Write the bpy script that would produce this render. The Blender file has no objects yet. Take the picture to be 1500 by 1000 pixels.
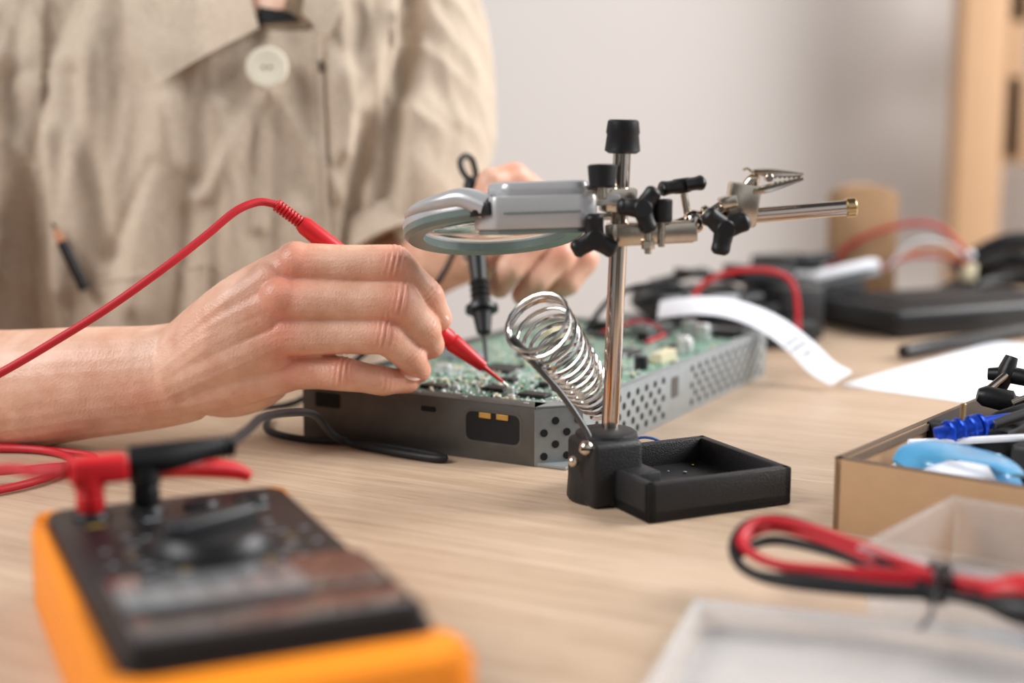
import bpy, bmesh, math, random
from mathutils import Vector, Matrix, noise
from mathutils.bvhtree import BVHTree
S=0.01
V=Vector
random.seed(7)
scene=bpy.context.scene
col=scene.collection

# ---------------------------------------------------------------- materials
def srgb(r,g,b):
    def f(c):
        c/=255.0
        return c/12.92 if c<=0.04045 else ((c+0.055)/1.055)**2.4
    return (f(r),f(g),f(b),1)
def mat(name,c,rough=0.5,metal=0.0,var=0.08,nscale=300,bump=0.0,bscale=800,coat=0,trans=0,ior=1.45,sss=0,alpha=1,spec=0.5):
    m=bpy.data.materials.new(name); m.use_nodes=True
    nt=m.node_tree; b=nt.nodes['Principled BSDF']
    tc=nt.nodes.new('ShaderNodeTexCoord')
    nz=nt.nodes.new('ShaderNodeTexNoise'); nz.inputs['Scale'].default_value=nscale; nz.inputs['Detail'].default_value=4
    nt.links.new(tc.outputs['Object'],nz.inputs['Vector'])
    mx=nt.nodes.new('ShaderNodeMix'); mx.data_type='RGBA'
    a=[max(0,x*(1-var)) for x in c[:3]]+[1]; d=[min(1,x*(1+var)) for x in c[:3]]+[1]
    mx.inputs[6].default_value=a; mx.inputs[7].default_value=d
    nt.links.new(nz.outputs['Fac'],mx.inputs[0]); nt.links.new(mx.outputs[2],b.inputs['Base Color'])
    b.inputs['Roughness'].default_value=rough; b.inputs['Metallic'].default_value=metal
    b.inputs['IOR'].default_value=ior; b.inputs['Coat Weight'].default_value=coat
    b.inputs['Transmission Weight'].default_value=trans; b.inputs['Alpha'].default_value=alpha
    b.inputs['Specular IOR Level'].default_value=spec
    if sss:
        b.inputs['Subsurface Weight'].default_value=sss; b.inputs['Subsurface Scale'].default_value=0.004
        b.inputs['Subsurface Radius'].default_value=(1,0.35,0.2)
    if bump:
        n2=nt.nodes.new('ShaderNodeTexNoise'); n2.inputs['Scale'].default_value=bscale; n2.inputs['Detail'].default_value=3
        nt.links.new(tc.outputs['Object'],n2.inputs['Vector'])
        bp=nt.nodes.new('ShaderNodeBump'); bp.inputs['Strength'].default_value=bump; bp.inputs['Distance'].default_value=0.0006
        nt.links.new(n2.outputs['Fac'],bp.inputs['Height']); nt.links.new(bp.outputs['Normal'],b.inputs['Normal'])
    return m

def wood_mat():
    m=bpy.data.materials.new('light_oak_wood'); m.use_nodes=True
    nt=m.node_tree; b=nt.nodes['Principled BSDF']; L=nt.links.new
    tc=nt.nodes.new('ShaderNodeTexCoord')
    r=nt.nodes.new('ShaderNodeMapping'); r.inputs['Rotation'].default_value=(0,0,math.radians(28))
    L(tc.outputs['Object'],r.inputs['Vector'])
    s1=nt.nodes.new('ShaderNodeMapping'); s1.inputs['Scale'].default_value=(7,170,7); L(r.outputs['Vector'],s1.inputs['Vector'])
    n1=nt.nodes.new('ShaderNodeTexNoise'); n1.inputs['Scale'].default_value=1; n1.inputs['Detail'].default_value=6; n1.inputs['Roughness'].default_value=0.65
    L(s1.outputs['Vector'],n1.inputs['Vector'])
    s2=nt.nodes.new('ShaderNodeMapping'); s2.inputs['Scale'].default_value=(2.2,14,2); L(r.outputs['Vector'],s2.inputs['Vector'])
    n2=nt.nodes.new('ShaderNodeTexNoise'); n2.inputs['Scale'].default_value=1; n2.inputs['Detail'].default_value=3; n2.inputs['Distortion'].default_value=0.8
    L(s2.outputs['Vector'],n2.inputs['Vector'])
    s3=nt.nodes.new('ShaderNodeMapping'); s3.inputs['Scale'].default_value=(40,900,40); L(r.outputs['Vector'],s3.inputs['Vector'])
    n3=nt.nodes.new('ShaderNodeTexNoise'); n3.inputs['Scale'].default_value=1; n3.inputs['Detail'].default_value=2
    L(s3.outputs['Vector'],n3.inputs['Vector'])
    r1=nt.nodes.new('ShaderNodeValToRGB'); e=r1.color_ramp.elements
    e[0].position=0.3; e[0].color=srgb(184,157,131); e[1].position=0.68; e[1].color=srgb(209,185,161)
    L(n1.outputs['Fac'],r1.inputs['Fac'])
    r2=nt.nodes.new('ShaderNodeValToRGB'); e=r2.color_ramp.elements
    e[0].position=0.35; e[0].color=(0.90,0.885,0.87,1); e[1].position=0.65; e[1].color=(1.0,1.0,1.0,1)
    L(n2.outputs['Fac'],r2.inputs['Fac'])
    r3=nt.nodes.new('ShaderNodeValToRGB'); e=r3.color_ramp.elements
    e[0].position=0.33; e[0].color=(0.76,0.71,0.66,1); e[1].position=0.43; e[1].color=(1,1,1,1)
    L(n3.outputs['Fac'],r3.inputs['Fac'])
    a=nt.nodes.new('ShaderNodeMix'); a.data_type='RGBA'; a.blend_type='MULTIPLY'; a.inputs[0].default_value=1
    L(r1.outputs['Color'],a.inputs[6]); L(r2.outputs['Color'],a.inputs[7])
    c=nt.nodes.new('ShaderNodeMix'); c.data_type='RGBA'; c.blend_type='MULTIPLY'; c.inputs[0].default_value=0.8
    L(a.outputs[2],c.inputs[6]); L(r3.outputs['Color'],c.inputs[7]); L(c.outputs[2],b.inputs['Base Color'])
    b.inputs['Roughness'].default_value=0.42
    bp=nt.nodes.new('ShaderNodeBump'); bp.inputs['Strength'].default_value=0.15; bp.inputs['Distance'].default_value=0.0004
    L(n3.outputs['Fac'],bp.inputs['Height']); L(bp.outputs['Normal'],b.inputs['Normal'])
    return m

def linen_mat(name,c1,c2):
    m=bpy.data.materials.new(name); m.use_nodes=True
    nt=m.node_tree; b=nt.nodes['Principled BSDF']; L=nt.links.new
    tc=nt.nodes.new('ShaderNodeTexCoord')
    outs=[]
    for sc in ((1400,300,160),(160,300,1400)):
        mp=nt.nodes.new('ShaderNodeMapping'); mp.inputs['Scale'].default_value=sc; L(tc.outputs['Object'],mp.inputs['Vector'])
        n=nt.nodes.new('ShaderNodeTexNoise'); n.inputs['Scale'].default_value=1; n.inputs['Detail'].default_value=2
        L(mp.outputs['Vector'],n.inputs['Vector']); outs.append(n)
    ad=nt.nodes.new('ShaderNodeMath'); ad.operation='ADD'; L(outs[0].outputs['Fac'],ad.inputs[0]); L(outs[1].outputs['Fac'],ad.inputs[1])
    mr=nt.nodes.new('ShaderNodeMapRange'); mr.inputs['From Min'].default_value=0.7; mr.inputs['From Max'].default_value=1.3; L(ad.outputs[0],mr.inputs['Value'])
    mx=nt.nodes.new('ShaderNodeMix'); mx.data_type='RGBA'; mx.inputs[6].default_value=c1; mx.inputs[7].default_value=c2
    L(mr.outputs['Result'],mx.inputs[0]); L(mx.outputs[2],b.inputs['Base Color'])
    b.inputs['Roughness'].default_value=0.9; b.inputs['Specular IOR Level'].default_value=0.15
    b.inputs['Sheen Weight'].default_value=0.1
    mp4=nt.nodes.new('ShaderNodeMapping'); mp4.inputs['Scale'].default_value=(60,40,22); L(tc.outputs['Object'],mp4.inputs['Vector'])
    n4=nt.nodes.new('ShaderNodeTexNoise'); n4.inputs['Scale'].default_value=1; n4.inputs['Detail'].default_value=3; n4.inputs['Distortion'].default_value=0.6
    L(mp4.outputs['Vector'],n4.inputs['Vector'])
    b0=nt.nodes.new('ShaderNodeBump'); b0.inputs['Strength'].default_value=0.22; b0.inputs['Distance'].default_value=0.003; L(n4.outputs['Fac'],b0.inputs['Height'])
    bp=nt.nodes.new('ShaderNodeBump'); bp.inputs['Strength'].default_value=0.35; bp.inputs['Distance'].default_value=0.0005
    L(ad.outputs[0],bp.inputs['Height']); L(b0.outputs['Normal'],bp.inputs['Normal']); L(bp.outputs['Normal'],b.inputs['Normal'])
    return m

def skin_mat():
    m=bpy.data.materials.new('skin'); m.use_nodes=True
    nt=m.node_tree; b=nt.nodes['Principled BSDF']; L=nt.links.new
    at=nt.nodes.new('ShaderNodeAttribute'); at.attribute_name='flush'
    tc=nt.nodes.new('ShaderNodeTexCoord')
    n=nt.nodes.new('ShaderNodeTexNoise'); n.inputs['Scale'].default_value=90; n.inputs['Detail'].default_value=6; L(tc.outputs['Object'],n.inputs['Vector'])
    r0=nt.nodes.new('ShaderNodeMapRange'); r0.inputs['From Min'].default_value=.35; r0.inputs['From Max'].default_value=.65; L(n.outputs['Fac'],r0.inputs['Value'])
    m1=nt.nodes.new('ShaderNodeMix'); m1.data_type='RGBA'; m1.inputs[6].default_value=srgb(210,165,139); m1.inputs[7].default_value=srgb(227,187,163); L(r0.outputs['Result'],m1.inputs[0])
    m2=nt.nodes.new('ShaderNodeMix'); m2.data_type='RGBA'; m2.inputs[7].default_value=srgb(218,120,96); L(at.outputs['Fac'],m2.inputs[0]); L(m1.outputs[2],m2.inputs[6])
    L(m2.outputs[2],b.inputs['Base Color'])
    b.inputs['Roughness'].default_value=0.42; b.inputs['Subsurface Weight'].default_value=0.15; b.inputs['Subsurface Scale'].default_value=0.003
    b.inputs['Subsurface Radius'].default_value=(1,0.35,0.2)
    v=nt.nodes.new('ShaderNodeTexVoronoi'); v.inputs['Scale'].default_value=900; L(tc.outputs['Object'],v.inputs['Vector'])
    mp=nt.nodes.new('ShaderNodeMapping'); mp.inputs['Scale'].default_value=(700,300,260); L(tc.outputs['Object'],mp.inputs['Vector'])
    n2=nt.nodes.new('ShaderNodeTexNoise'); n2.inputs['Scale'].default_value=1; n2.inputs['Detail'].default_value=3; L(mp.outputs['Vector'],n2.inputs['Vector'])
    ad=nt.nodes.new('ShaderNodeMath'); ad.operation='ADD'; L(v.outputs['Distance'],ad.inputs[0]); L(n2.outputs['Fac'],ad.inputs[1])
    bp=nt.nodes.new('ShaderNodeBump'); bp.inputs['Strength'].default_value=0.25; bp.inputs['Distance'].default_value=0.0006; L(ad.outputs[0],bp.inputs['Height'])
    L(bp.outputs['Normal'],b.inputs['Normal'])
    return m

def pcb_mat():
    m=bpy.data.materials.new('green_circuit_board'); m.use_nodes=True
    nt=m.node_tree; b=nt.nodes['Principled BSDF']; L=nt.links.new
    tc=nt.nodes.new('ShaderNodeTexCoord')
    v=nt.nodes.new('ShaderNodeTexVoronoi'); v.distance='MANHATTAN'; v.inputs['Scale'].default_value=300; L(tc.outputs['Object'],v.inputs['Vector'])
    r=nt.nodes.new('ShaderNodeValToRGB'); e=r.color_ramp.elements
    e[0].position=0.0; e[0].color=srgb(215,222,215); e[1].position=0.26; e[1].color=srgb(74,122,100)
    x=e.new(0.18); x.color=srgb(58,96,80); y=e.new(0.8); y.color=srgb(104,146,124)
    n=nt.nodes.new('ShaderNodeTexNoise'); n.inputs['Scale'].default_value=40; n.inputs['Detail'].default_value=2; L(tc.outputs['Object'],n.inputs['Vector'])
    r2=nt.nodes.new('ShaderNodeValToRGB'); e=r2.color_ramp.elements; e[0].position=.48; e[0].color=(0,0,0,1); e[1].position=.52; e[1].color=(.5,.5,.5,1)
    L(n.outputs['Fac'],r2.inputs['Fac'])
    mx=nt.nodes.new('ShaderNodeMix'); mx.data_type='RGBA'; mx.inputs[7].default_value=srgb(138,166,148)
    L(v.outputs['Distance'],r.inputs['Fac']); L(r.outputs['Color'],mx.inputs[6]); L(r2.outputs['Color'],mx.inputs[0]); L(mx.outputs[2],b.inputs['Base Color'])
    b.inputs['Roughness'].default_value=0.3
    return m

M={}
M['wood']=wood_mat()
M['linen']=linen_mat('beige_linen',srgb(179,162,143),srgb(205,190,172))
M['linen_dark']=linen_mat('beige_linen_seam_and_shade',srgb(128,110,90),srgb(154,134,112))  # stitch thread, and painted shade inside the collar
M['skin']=skin_mat()
M['nail']=mat('fingernail',srgb(240,208,195),0.25,var=0.03,coat=0.3)
M['pcb']=pcb_mat()
M['wall']=mat('painted_wall',srgb(213,208,204),0.9,var=0.02,nscale=2,bump=0.05,bscale=200)
M['floor']=mat('floor_wood',srgb(150,120,95),0.5,var=0.15,nscale=6)
M['red']=mat('red_plastic',srgb(205,28,36),0.38,var=0.05)
M['redrub']=mat('red_rubber',srgb(190,30,42),0.5,var=0.06)
M['blk']=mat('black_plastic',srgb(19,19,21),0.42,var=0.15,bump=0.1)
M['blkrub']=mat('black_rubber',srgb(24,25,28),0.55,var=0.1)
M['iron']=mat('black_cast_iron',srgb(25,25,27),0.48,var=0.25,nscale=120,bump=0.5,bscale=1500)
M['chrome']=mat('chrome',srgb(205,192,180),0.14,1.0,var=0.03)
M['nickel']=mat('nickel_metal',srgb(205,194,178),0.24,1.0,var=0.08,bump=0.05)
M['wire']=mat('spring_steel',srgb(205,203,200),0.2,1.0,var=0.05)
M['brass']=mat('brass',srgb(205,175,125),0.25,1.0,var=0.05)
M['silverpl']=mat('silver_plastic',srgb(186,186,188),0.32,0.35,var=0.03)
M['greyrim']=mat('grey_green_rim',srgb(112,126,122),0.3,0.1,var=0.05)
M['glass']=mat('lens_glass',(0.95,0.97,0.96,1),0.02,trans=1.0,ior=1.3,var=0.0)
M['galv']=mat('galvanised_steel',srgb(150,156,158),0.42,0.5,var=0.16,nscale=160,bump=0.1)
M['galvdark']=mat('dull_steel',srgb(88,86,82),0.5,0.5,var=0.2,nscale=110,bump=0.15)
M['hole_shade']=mat('painted_hole_shade',srgb(14,15,16),0.8,var=0.1)  # near-black colour that paints the shade inside openings and gaps
M['orange']=mat('orange_rubber',srgb(242,140,20),0.5,var=0.05)
M['lcd']=mat('lcd_grey',srgb(118,120,122),0.2,var=0.04,coat=0.4)
M['window']=mat('dark_display_window',srgb(64,56,56),0.14,var=0.3,nscale=30,coat=0.8)
M['print_w']=mat('white_print',srgb(170,175,180),0.6)
M['print_y']=mat('yellow_print',srgb(180,150,60),0.6)
M['orangew']=mat('orange_wire',srgb(220,130,60),0.5)
M['card']=mat('cardboard',srgb(180,145,110),0.85,var=0.08,nscale=150,bump=0.15)
M['cardedge']=mat('cardboard_edge',srgb(100,82,68),0.9,var=0.2,nscale=500)
M['white']=mat('white_paper',srgb(236,239,246),0.8,var=0.01)
M['clear']=mat('clear_plastic',(0.80,0.85,0.90,1),0.15,trans=0.2,ior=1.3,var=0.01,alpha=0.17,coat=.6)
M['milky']=mat('milky_plastic',(0.80,0.85,0.90,1),0.22,trans=0.1,ior=1.3,var=0.01,alpha=0.30,coat=.5)
M['blue']=mat('blue_anodised',srgb(20,70,190),0.3,0.5,var=0.05)
M['ltblue']=mat('light_blue_plastic',srgb(84,160,205),0.2,var=0.05,alpha=.85,coat=.5)
M['pen']=mat('pencil_wood',srgb(185,130,95),0.6)
M['button']=mat('button_cream',srgb(226,220,200),0.3,var=0.04,coat=0.3)
M['hair']=mat('dark_brown_hair',srgb(58,38,28),0.6,var=0.3)
M['tan']=mat('tan_board',srgb(196,158,122),0.7,var=0.06,nscale=20)
M['chip']=mat('chip_black',srgb(28,29,32),0.4)
M['capsil']=mat('solder_silver',srgb(215,218,218),0.3,0.6)
M['cream']=mat('cream_part',srgb(205,195,165),0.5)
M['goldp']=mat('gold_contact',srgb(200,160,90),0.35,0.8)
M['bluewire']=mat('blue_wire',srgb(40,90,170),0.45)
M['greyth']=mat('grey_plastic',srgb(140,144,148),0.5)
M['dkgrey']=mat('dark_grey_metal',srgb(84,84,84),0.4,0.7,var=0.1)
M['denim']=mat('dark_denim',srgb(50,55,70),0.9,var=0.1)

# ---------------------------------------------------------------- mesh builder (units: centimetres)
def catmull(P,n,closed=False):
    m=len(P); out=[]
    rng=m if closed else m-1
    for i in range(rng):
        if closed: p0,p1,p2,p3=P[(i-1)%m],P[i],P[(i+1)%m],P[(i+2)%m]
        else: p0,p1,p2,p3=P[max(i-1,0)],P[i],P[i+1],P[min(i+2,m-1)]
        for k in range(n):
            t=k/n; t2=t*t; t3=t2*t
            out.append([0.5*((2*b)+(-a+c)*t+(2*a-5*b+4*c-d)*t2+(-a+3*b-3*c+d)*t3) for a,b,c,d in zip(p0,p1,p2,p3)])
    if not closed: out.append(list(P[-1]))
    return out
class MB:
    def __init__(s): s.bm=bmesh.new(); s.mats=[]
    def mi(s,m):
        m=M[m] if isinstance(m,str) else m
        if m not in s.mats: s.mats.append(m)
        return s.mats.index(m)
    def rings(s,R,mat,closed=False,cap=True):
        mi=s.mi(mat); vs=[[s.bm.verts.new(p) for p in r] for r in R]; n=len(R[0]); k=len(R)
        for i in range(k if closed else k-1):
            a=vs[i]; b=vs[(i+1)%k]
            for j in range(n):
                f=s.bm.faces.new((a[j],a[(j+1)%n],b[(j+1)%n],b[j])); f.material_index=mi
        if cap and not closed:
            f=s.bm.faces.new(list(reversed(vs[0]))); f.material_index=mi
            f=s.bm.faces.new(vs[-1]); f.material_index=mi
    def tube(s,pts,r,mat,seg=10,sub=5,closed=False,up=None,cap=True):
        m=len(pts)
        rr=[r]*m if isinstance(r,(int,float,tuple)) else r
        rr=[(q,q) if isinstance(q,(int,float)) else q for q in rr]
        P=[list(p)+list(q) for p,q in zip(pts,rr)]
        D=catmull(P,sub,closed) if sub>1 else P
        C=[V(d[:3]) for d in D]; n=len(C); R=[]
        nrm=None
        for i in range(n):
            if closed: t=C[(i+1)%n]-C[i-1]
            else: t=C[min(i+1,n-1)]-C[max(i-1,0)]
            t.normalize()
            if up is not None: a=V(up)
            elif nrm is None: a=V((0,0,1)) if abs(t.z)<0.9 else V((1,0,0))
            else: a=nrm
            a=a-t*a.dot(t)
            if a.length<1e-5: a=t.orthogonal()
            a.normalize(); nrm=a; b=t.cross(a)
            R.append([C[i]+a*(D[i][3]*math.cos(2*math.pi*j/seg))+b*(D[i][4]*math.sin(2*math.pi*j/seg)) for j in range(seg)])
        s.rings(R,mat,closed,cap)
    def lathe(s,p0,p1,prof,mat,seg=20):
        p0=V(p0);p1=V(p1);d=p1-p0;t=d.normalized();a=t.orthogonal().normalized();b=t.cross(a)
        s.rings([[p0+d*u+(a*math.cos(2*math.pi*j/seg)+b*math.sin(2*math.pi*j/seg))*max(r,0.003) for j in range(seg)] for u,r in prof],mat)
    def cyl(s,p0,p1,r,mat,seg=20,r1=None,bev=0.12):
        L=(V(p1)-V(p0)).length; r1=r if r1 is None else r1; k=min(bev*min(r,r1),L*0.3)
        s.lathe(p0,p1,[(0,r-k),(k/L,r),(1-k/L,r1),(1,r1-k)],mat,seg)
    def box(s,c,size,mat,M3=None,bev=0.05,seg=2,taper=None):
        t=bmesh.new(); bmesh.ops.create_cube(t,size=1)
        for v in t.verts:
            v.co=V((v.co.x*size[0],v.co.y*size[1],v.co.z*size[2]))
            if taper and v.co.z>0: v.co.x*=taper; v.co.y*=taper
        if bev: bmesh.ops.bevel(t,geom=t.edges[:],offset=min(bev,min(size)*0.45),segments=seg,affect='EDGES',profile=0.5)
        s.merge(t,mat,M3,V(c))
    def merge(s,t,mat,M3,c):
        mi=s.mi(mat); mp={}
        for v in t.verts:
            p=v.co.copy()
            if M3 is not None: p=M3@p
            mp[v]=s.bm.verts.new(p+c)
        for f in t.faces:
            g=s.bm.faces.new([mp[v] for v in f.verts]); g.material_index=mi
        t.free()
    def sph(s,c,r,mat,M3=None,u=20,v=12):
        t=bmesh.new(); bmesh.ops.create_uvsphere(t,u_segments=u,v_segments=v,radius=1)
        r=(r,r,r) if isinstance(r,(int,float)) else r
        for w in t.verts: w.co=V((w.co.x*r[0],w.co.y*r[1],w.co.z*r[2]))
        s.merge(t,mat,M3,V(c))
    def chain(s,pts,rad,mat,seg=18,sub=6):
        s.tube(pts,rad,mat,seg=seg,sub=sub)
        for p,r in zip(pts,rad):
            if isinstance(r,(int,float)): s.sph(p,r,mat)
    def finger(s,J,r,mat='skin'):
        for k in range(len(J)-1):
            a,c=V(J[k]),V(J[k+1]); ra,rc=r[k],r[k+1]; P=[];Q=[]
            for t,w in ((0,1),(.18,.99),(.4,.95),(.6,.945),(.82,.98),(1,1)):
                P.append(a+(c-a)*t); Q.append((ra+(rc-ra)*t)*w)
            s.tube(P,Q,mat,seg=20,sub=2)
        for p,q in zip(J,r): s.sph(p,q,mat)
    def prism(s,poly,z0,z1,mat,frame=None,bev=0):
        t=bmesh.new(); vs=[t.verts.new((x,y,z0)) for x,y in poly]; f=t.faces.new(vs)
        ex=bmesh.ops.extrude_face_region(t,geom=[f])
        for e in ex['geom']:
            if isinstance(e,bmesh.types.BMVert): e.co.z=z1
        bmesh.ops.recalc_face_normals(t,faces=t.faces[:])
        if bev: bmesh.ops.bevel(t,geom=t.edges[:],offset=bev,segments=2,affect='EDGES',profile=0.5)
        M3,c=frame if frame else (None,V((0,0,0)))
        s.merge(t,mat,M3,c)
    def done(s,name,parent=None,ang=0.65,recalc=True):
        bm=s.bm
        if recalc: bmesh.ops.recalc_face_normals(bm,faces=bm.faces[:])
        for v in bm.verts: v.co*=S
        for f in bm.faces: f.smooth=True
        for e in bm.edges:
            if len(e.link_faces)==2 and e.calc_face_angle(0)>ang: e.smooth=False
        me=bpy.data.meshes.new(name); bm.to_mesh(me); bm.free()
        for m in s.mats: me.materials.append(m)
        o=bpy.data.objects.new(name,me); col.objects.link(o)
        if parent: o.parent=parent
        return o
def empty(name,loc=(0,0,0)):
    o=bpy.data.objects.new(name,None); o.empty_display_size=0.02; col.objects.link(o); return o
def frame2(ex,origin,z=0):
    x=V((ex[0],ex[1],0)).normalized(); y=V((-x.y,x.x,0))
    M3=Matrix((x,y,V((0,0,1)))).transposed()
    return M3,V((origin[0],origin[1],z))
def rotm(ax,deg): return Matrix.Rotation(math.radians(deg),3,ax)
def dirm(d,up=(0,0,1)):
    x=V(d).normalized(); z=V(up)-x*V(up).dot(x); z.normalize(); y=z.cross(x)
    return Matrix((x,y,z)).transposed()
def remeshed(mb,name,voxel,it,parent):
    o=mb.done(name,parent)
    r=o.modifiers.new('r','REMESH'); r.mode='VOXEL'; r.voxel_size=voxel*S
    q=o.modifiers.new('s','SMOOTH'); q.factor=0.5; q.iterations=it
    bpy.context.view_layer.update()
    dg=bpy.context.evaluated_depsgraph_get()
    me=bpy.data.meshes.new_from_object(o.evaluated_get(dg))
    o.modifiers.clear(); old=o.data; o.data=me; bpy.data.meshes.remove(old); me.name=name
    me.materials.clear()
    for m in mb.mats: me.materials.append(m)
    for p in me.polygons: p.use_smooth=True; p.material_index=0
    return o
def rrect(w,h,r,n=5):
    P=[]
    for cx,cy,a0 in ((w/2-r,h/2-r,0),(-w/2+r,h/2-r,90),(-w/2+r,-h/2+r,180),(w/2-r,-h/2+r,270)):
        for k in range(n+1):
            a=math.radians(a0+90*k/n); P.append((cx+r*math.cos(a),cy+r*math.sin(a)))
    return P

# ================================================================= room
b=MB(); b.box((20,262,60),(520,4,280),'wall',bev=0); b.done('wall_back')
b=MB(); b.box((20,60,-77),(520,420,4),'floor',bev=0); b.done('floor')

fr=frame2((0.766,0.643),(-10,97))
b=MB()
b.prism([(-60,0),(110,0),(110,-96),(-60,-96)],-2.6,0,'wood',fr,bev=0.15)
for x,y in ((-54,-6),(104,-6),(-54,-90),(104,-90)):
    b.box(fr[0]@V((x,y,0))+fr[1]+V((0,0,-38.8)),(6,6,72.2),'wood',fr[0],bev=0.2)
b.done('work_table')

b=MB()
yb=238
def bd(x0,x1,z0,z1): b.box(((x0+x1)/2,yb,(z0+z1)/2),(x1-x0,6,z1-z0),'tan',bev=0.4)
bd(73,80.5,-75,90); bd(104,112,-75,90); bd(80.5,83.4,10,90)
for z0,z1 in ((-75,-7),(9.5,24),(32,44),(62,70),(86,90)): bd(80.5,104,z0,z1)
b.done('wooden_shelf')
b=MB()
f5=(rotm('X',90),V((31.5,128,0)))
b.prism([(-2.8,0)]+[(2.8,0)]+[(2.8*math.cos(a*math.pi/10),10.1+1.2*math.sin(a*math.pi/10)) for a in range(0,11)],-1.6,1.6,'card',f5,bev=0.1)
b.box((31.5,128,0.4),(8,6,0.8),'card',bev=0.1)
b.done('cardboard_stand')

# ================================================================= chassis with circuit board
A=V((0.48,0.877,0)); B=V((-0.877,0.48,0)); O=V((2.7,68.3,0))
MA=Matrix((A,B,V((0,0,1)))).transposed()
LA,LB,HC=30.0,16.0,3.0
def loc(a,bb,z): return O+A*a+B*bb+V((0,0,z))
b=MB()
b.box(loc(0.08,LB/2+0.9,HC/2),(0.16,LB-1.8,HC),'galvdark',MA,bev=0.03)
b.box(loc(LA/2+0.9,0.08,HC/2),(LA-1.8,0.16,HC),'galv',MA,bev=0.03)
b.box(loc(LA,LB/2,HC/2),(0.16,LB,HC),'galv',MA,bev=0.03)
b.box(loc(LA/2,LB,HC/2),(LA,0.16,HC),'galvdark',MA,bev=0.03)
b.box(loc(LA/2,LB/2,0.1),(LA-0.2,LB-0.2,0.16),'galv',MA,bev=0.02)
pts=[(0,1.8),(1.8,0),(1.95,0.16),(0.16,1.95)]
b.prism(pts,0,HC,'galv',(MA,O))
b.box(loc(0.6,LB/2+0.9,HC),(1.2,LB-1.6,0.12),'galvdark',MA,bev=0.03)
for k in (2.6,6.2,9.0,12.5): b.cyl(loc(.6,k,HC),loc(.6,k,HC+.1),.16,'galv',seg=12)
b.box(loc(LA/2+1,0.3,HC),(LA-3,0.6,0.12),'galv',MA,bev=0.03)
b.box(loc(LA-0.4,LB/2,HC),(0.8,LB,0.12),'galv',MA,bev=0.03)
b.prism([(0,1.8),(1.8,0),(2.6,0.3),(1.2,2.4)],HC-0.06,HC+0.06,'galv',(MA,O))
FR=Matrix((B,V((0,0,1)),-A)).transposed()
b.prism(rrect(3.1,1.5,0.35),-0.02,0.03,'hole_shade',(FR,loc(0,4.2,1.75)))
b.prism(rrect(3.4,1.8,0.45),-0.02,0.015,'galvdark',(FR,loc(0,4.2,1.75)))
for k in (3.6,4.6):
    b.box(loc(-0.05,k,2.35),(0.1,0.7,0.28),'goldp',MA,bev=0.03)
b.prism(rrect(0.9,0.28,0.1),0,0.03,'hole_shade',(FR,loc(0,8.0,2.35)))
b.prism(rrect(1.6,0.8,0.1),0,0.03,'hole_shade',(FR,loc(0,14.4,2.2)))
SD=Matrix((A,V((0,0,1)),B*-1)).transposed()
def holes(org,ax,n,nrm,rows,rad=0.2,dx=0.78,dz=0.5):
    for i in range(n):
        for j in range(rows):
            if (i+j)%2: continue
            c=org+ax*(i*dx/1.3)+V((0,0,j*dz))
            b.cyl(c-nrm*0.02,c+nrm*0.025,rad,'hole_shade',seg=14,bev=0.01)  # flat dark discs paint the shade of perforations, nothing is cut
holes(loc(5.0,0,0.55),A,13,-B,5)
holes(loc(16.6,0,0.55),A,21,-B,5)
ch=(loc(1.8,0,0)-loc(0,1.8,0)).normalized(); cn=-(A+B).normalized()
holes(loc(0.1,1.7,0.5)+ch*0.35,ch,4,cn,4,dz=0.6)
holes(loc(2.2,0,0.5),A,4,-B,4,dz=0.6)
b.prism(rrect(1.0,1.2,0.1),0,0.03,'galvdark',(SD,loc(13.9,0,1.9)))
b.box(loc(LA/2+0.3,LB/2,2.72),(LA-2.2,LB-1.0,0.16),'pcb',MA,bev=0.02)
zt=2.8
rr=random.Random(3)
def comp(a,bb,sx,sy,sz,m,rot=0):
    b.box(loc(a,bb,zt+sz/2),(sx,sy,sz),m,MA@rotm('Z',rot),bev=0.03,seg=1)
for i in range(1500):
    a=rr.uniform(1.5,LA-1.6); bb=rr.uniform(1.0,LB-1.2)
    if i>900: a=rr.uniform(1.5,9.5)
    k=rr.random()
    if k<0.40: comp(a,bb,rr.uniform(.08,.24),rr.uniform(.08,.16),.1,'capsil')
    elif k<0.54: comp(a,bb,.22,.12,.12,'chip')
    elif k<0.62: comp(a,bb,rr.uniform(.15,.4),rr.uniform(.12,.25),.15,'cream')
    elif k<0.985: b.sph(loc(a,bb,zt),(.08,.08,.07),'capsil',u=8,v=6)
    else: b.cyl(loc(a,bb,zt),loc(a,bb,zt+rr.uniform(.2,.4)),rr.uniform(.15,.25),'capsil',seg=12)
for a,bb,sx,sy,rt in ((3.4,3.6,.9,1.6,0),(4.0,6.2,1.0,1.3,0),(8,3.4,1.4,.8,0),(9.5,9,2,2,0),(12,4.5,1.2,1.8,0),(15,10,1.6,1.2,0),(18,5,2.2,1.6,0),(22,3,1.2,1.2,0),(24,9,2,2,0),(3.0,9.5,.8,1.4,0),(6.6,6.8,.7,.7,0)):
    comp(a,bb,sx,sy,.22,'chip',rt)
    n=int(sx/.16)
    for i in range(n):
        for sgn in (-1,1): comp(a-sx/2+.1+i*.16,bb+sgn*(sy/2+.1),.07,.2,.07,'capsil')
for a,bb,h,r in ((10.5,2.2,.7,.35),(13.6,2.0,.8,.4),(20,1.8,.9,.45),(21.2,2.4,.9,.45),(23,6,.7,.4),(7.3,11.5,.5,.5),(26,3,1,.5),(27.2,4.4,1,.5),(5.6,3.4,.3,.3),(6.0,4.4,.3,.3)):
    b.cyl(loc(a,bb,zt),loc(a,bb,zt+h),r,'capsil' if r>.42 else 'chip',seg=18)
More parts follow.
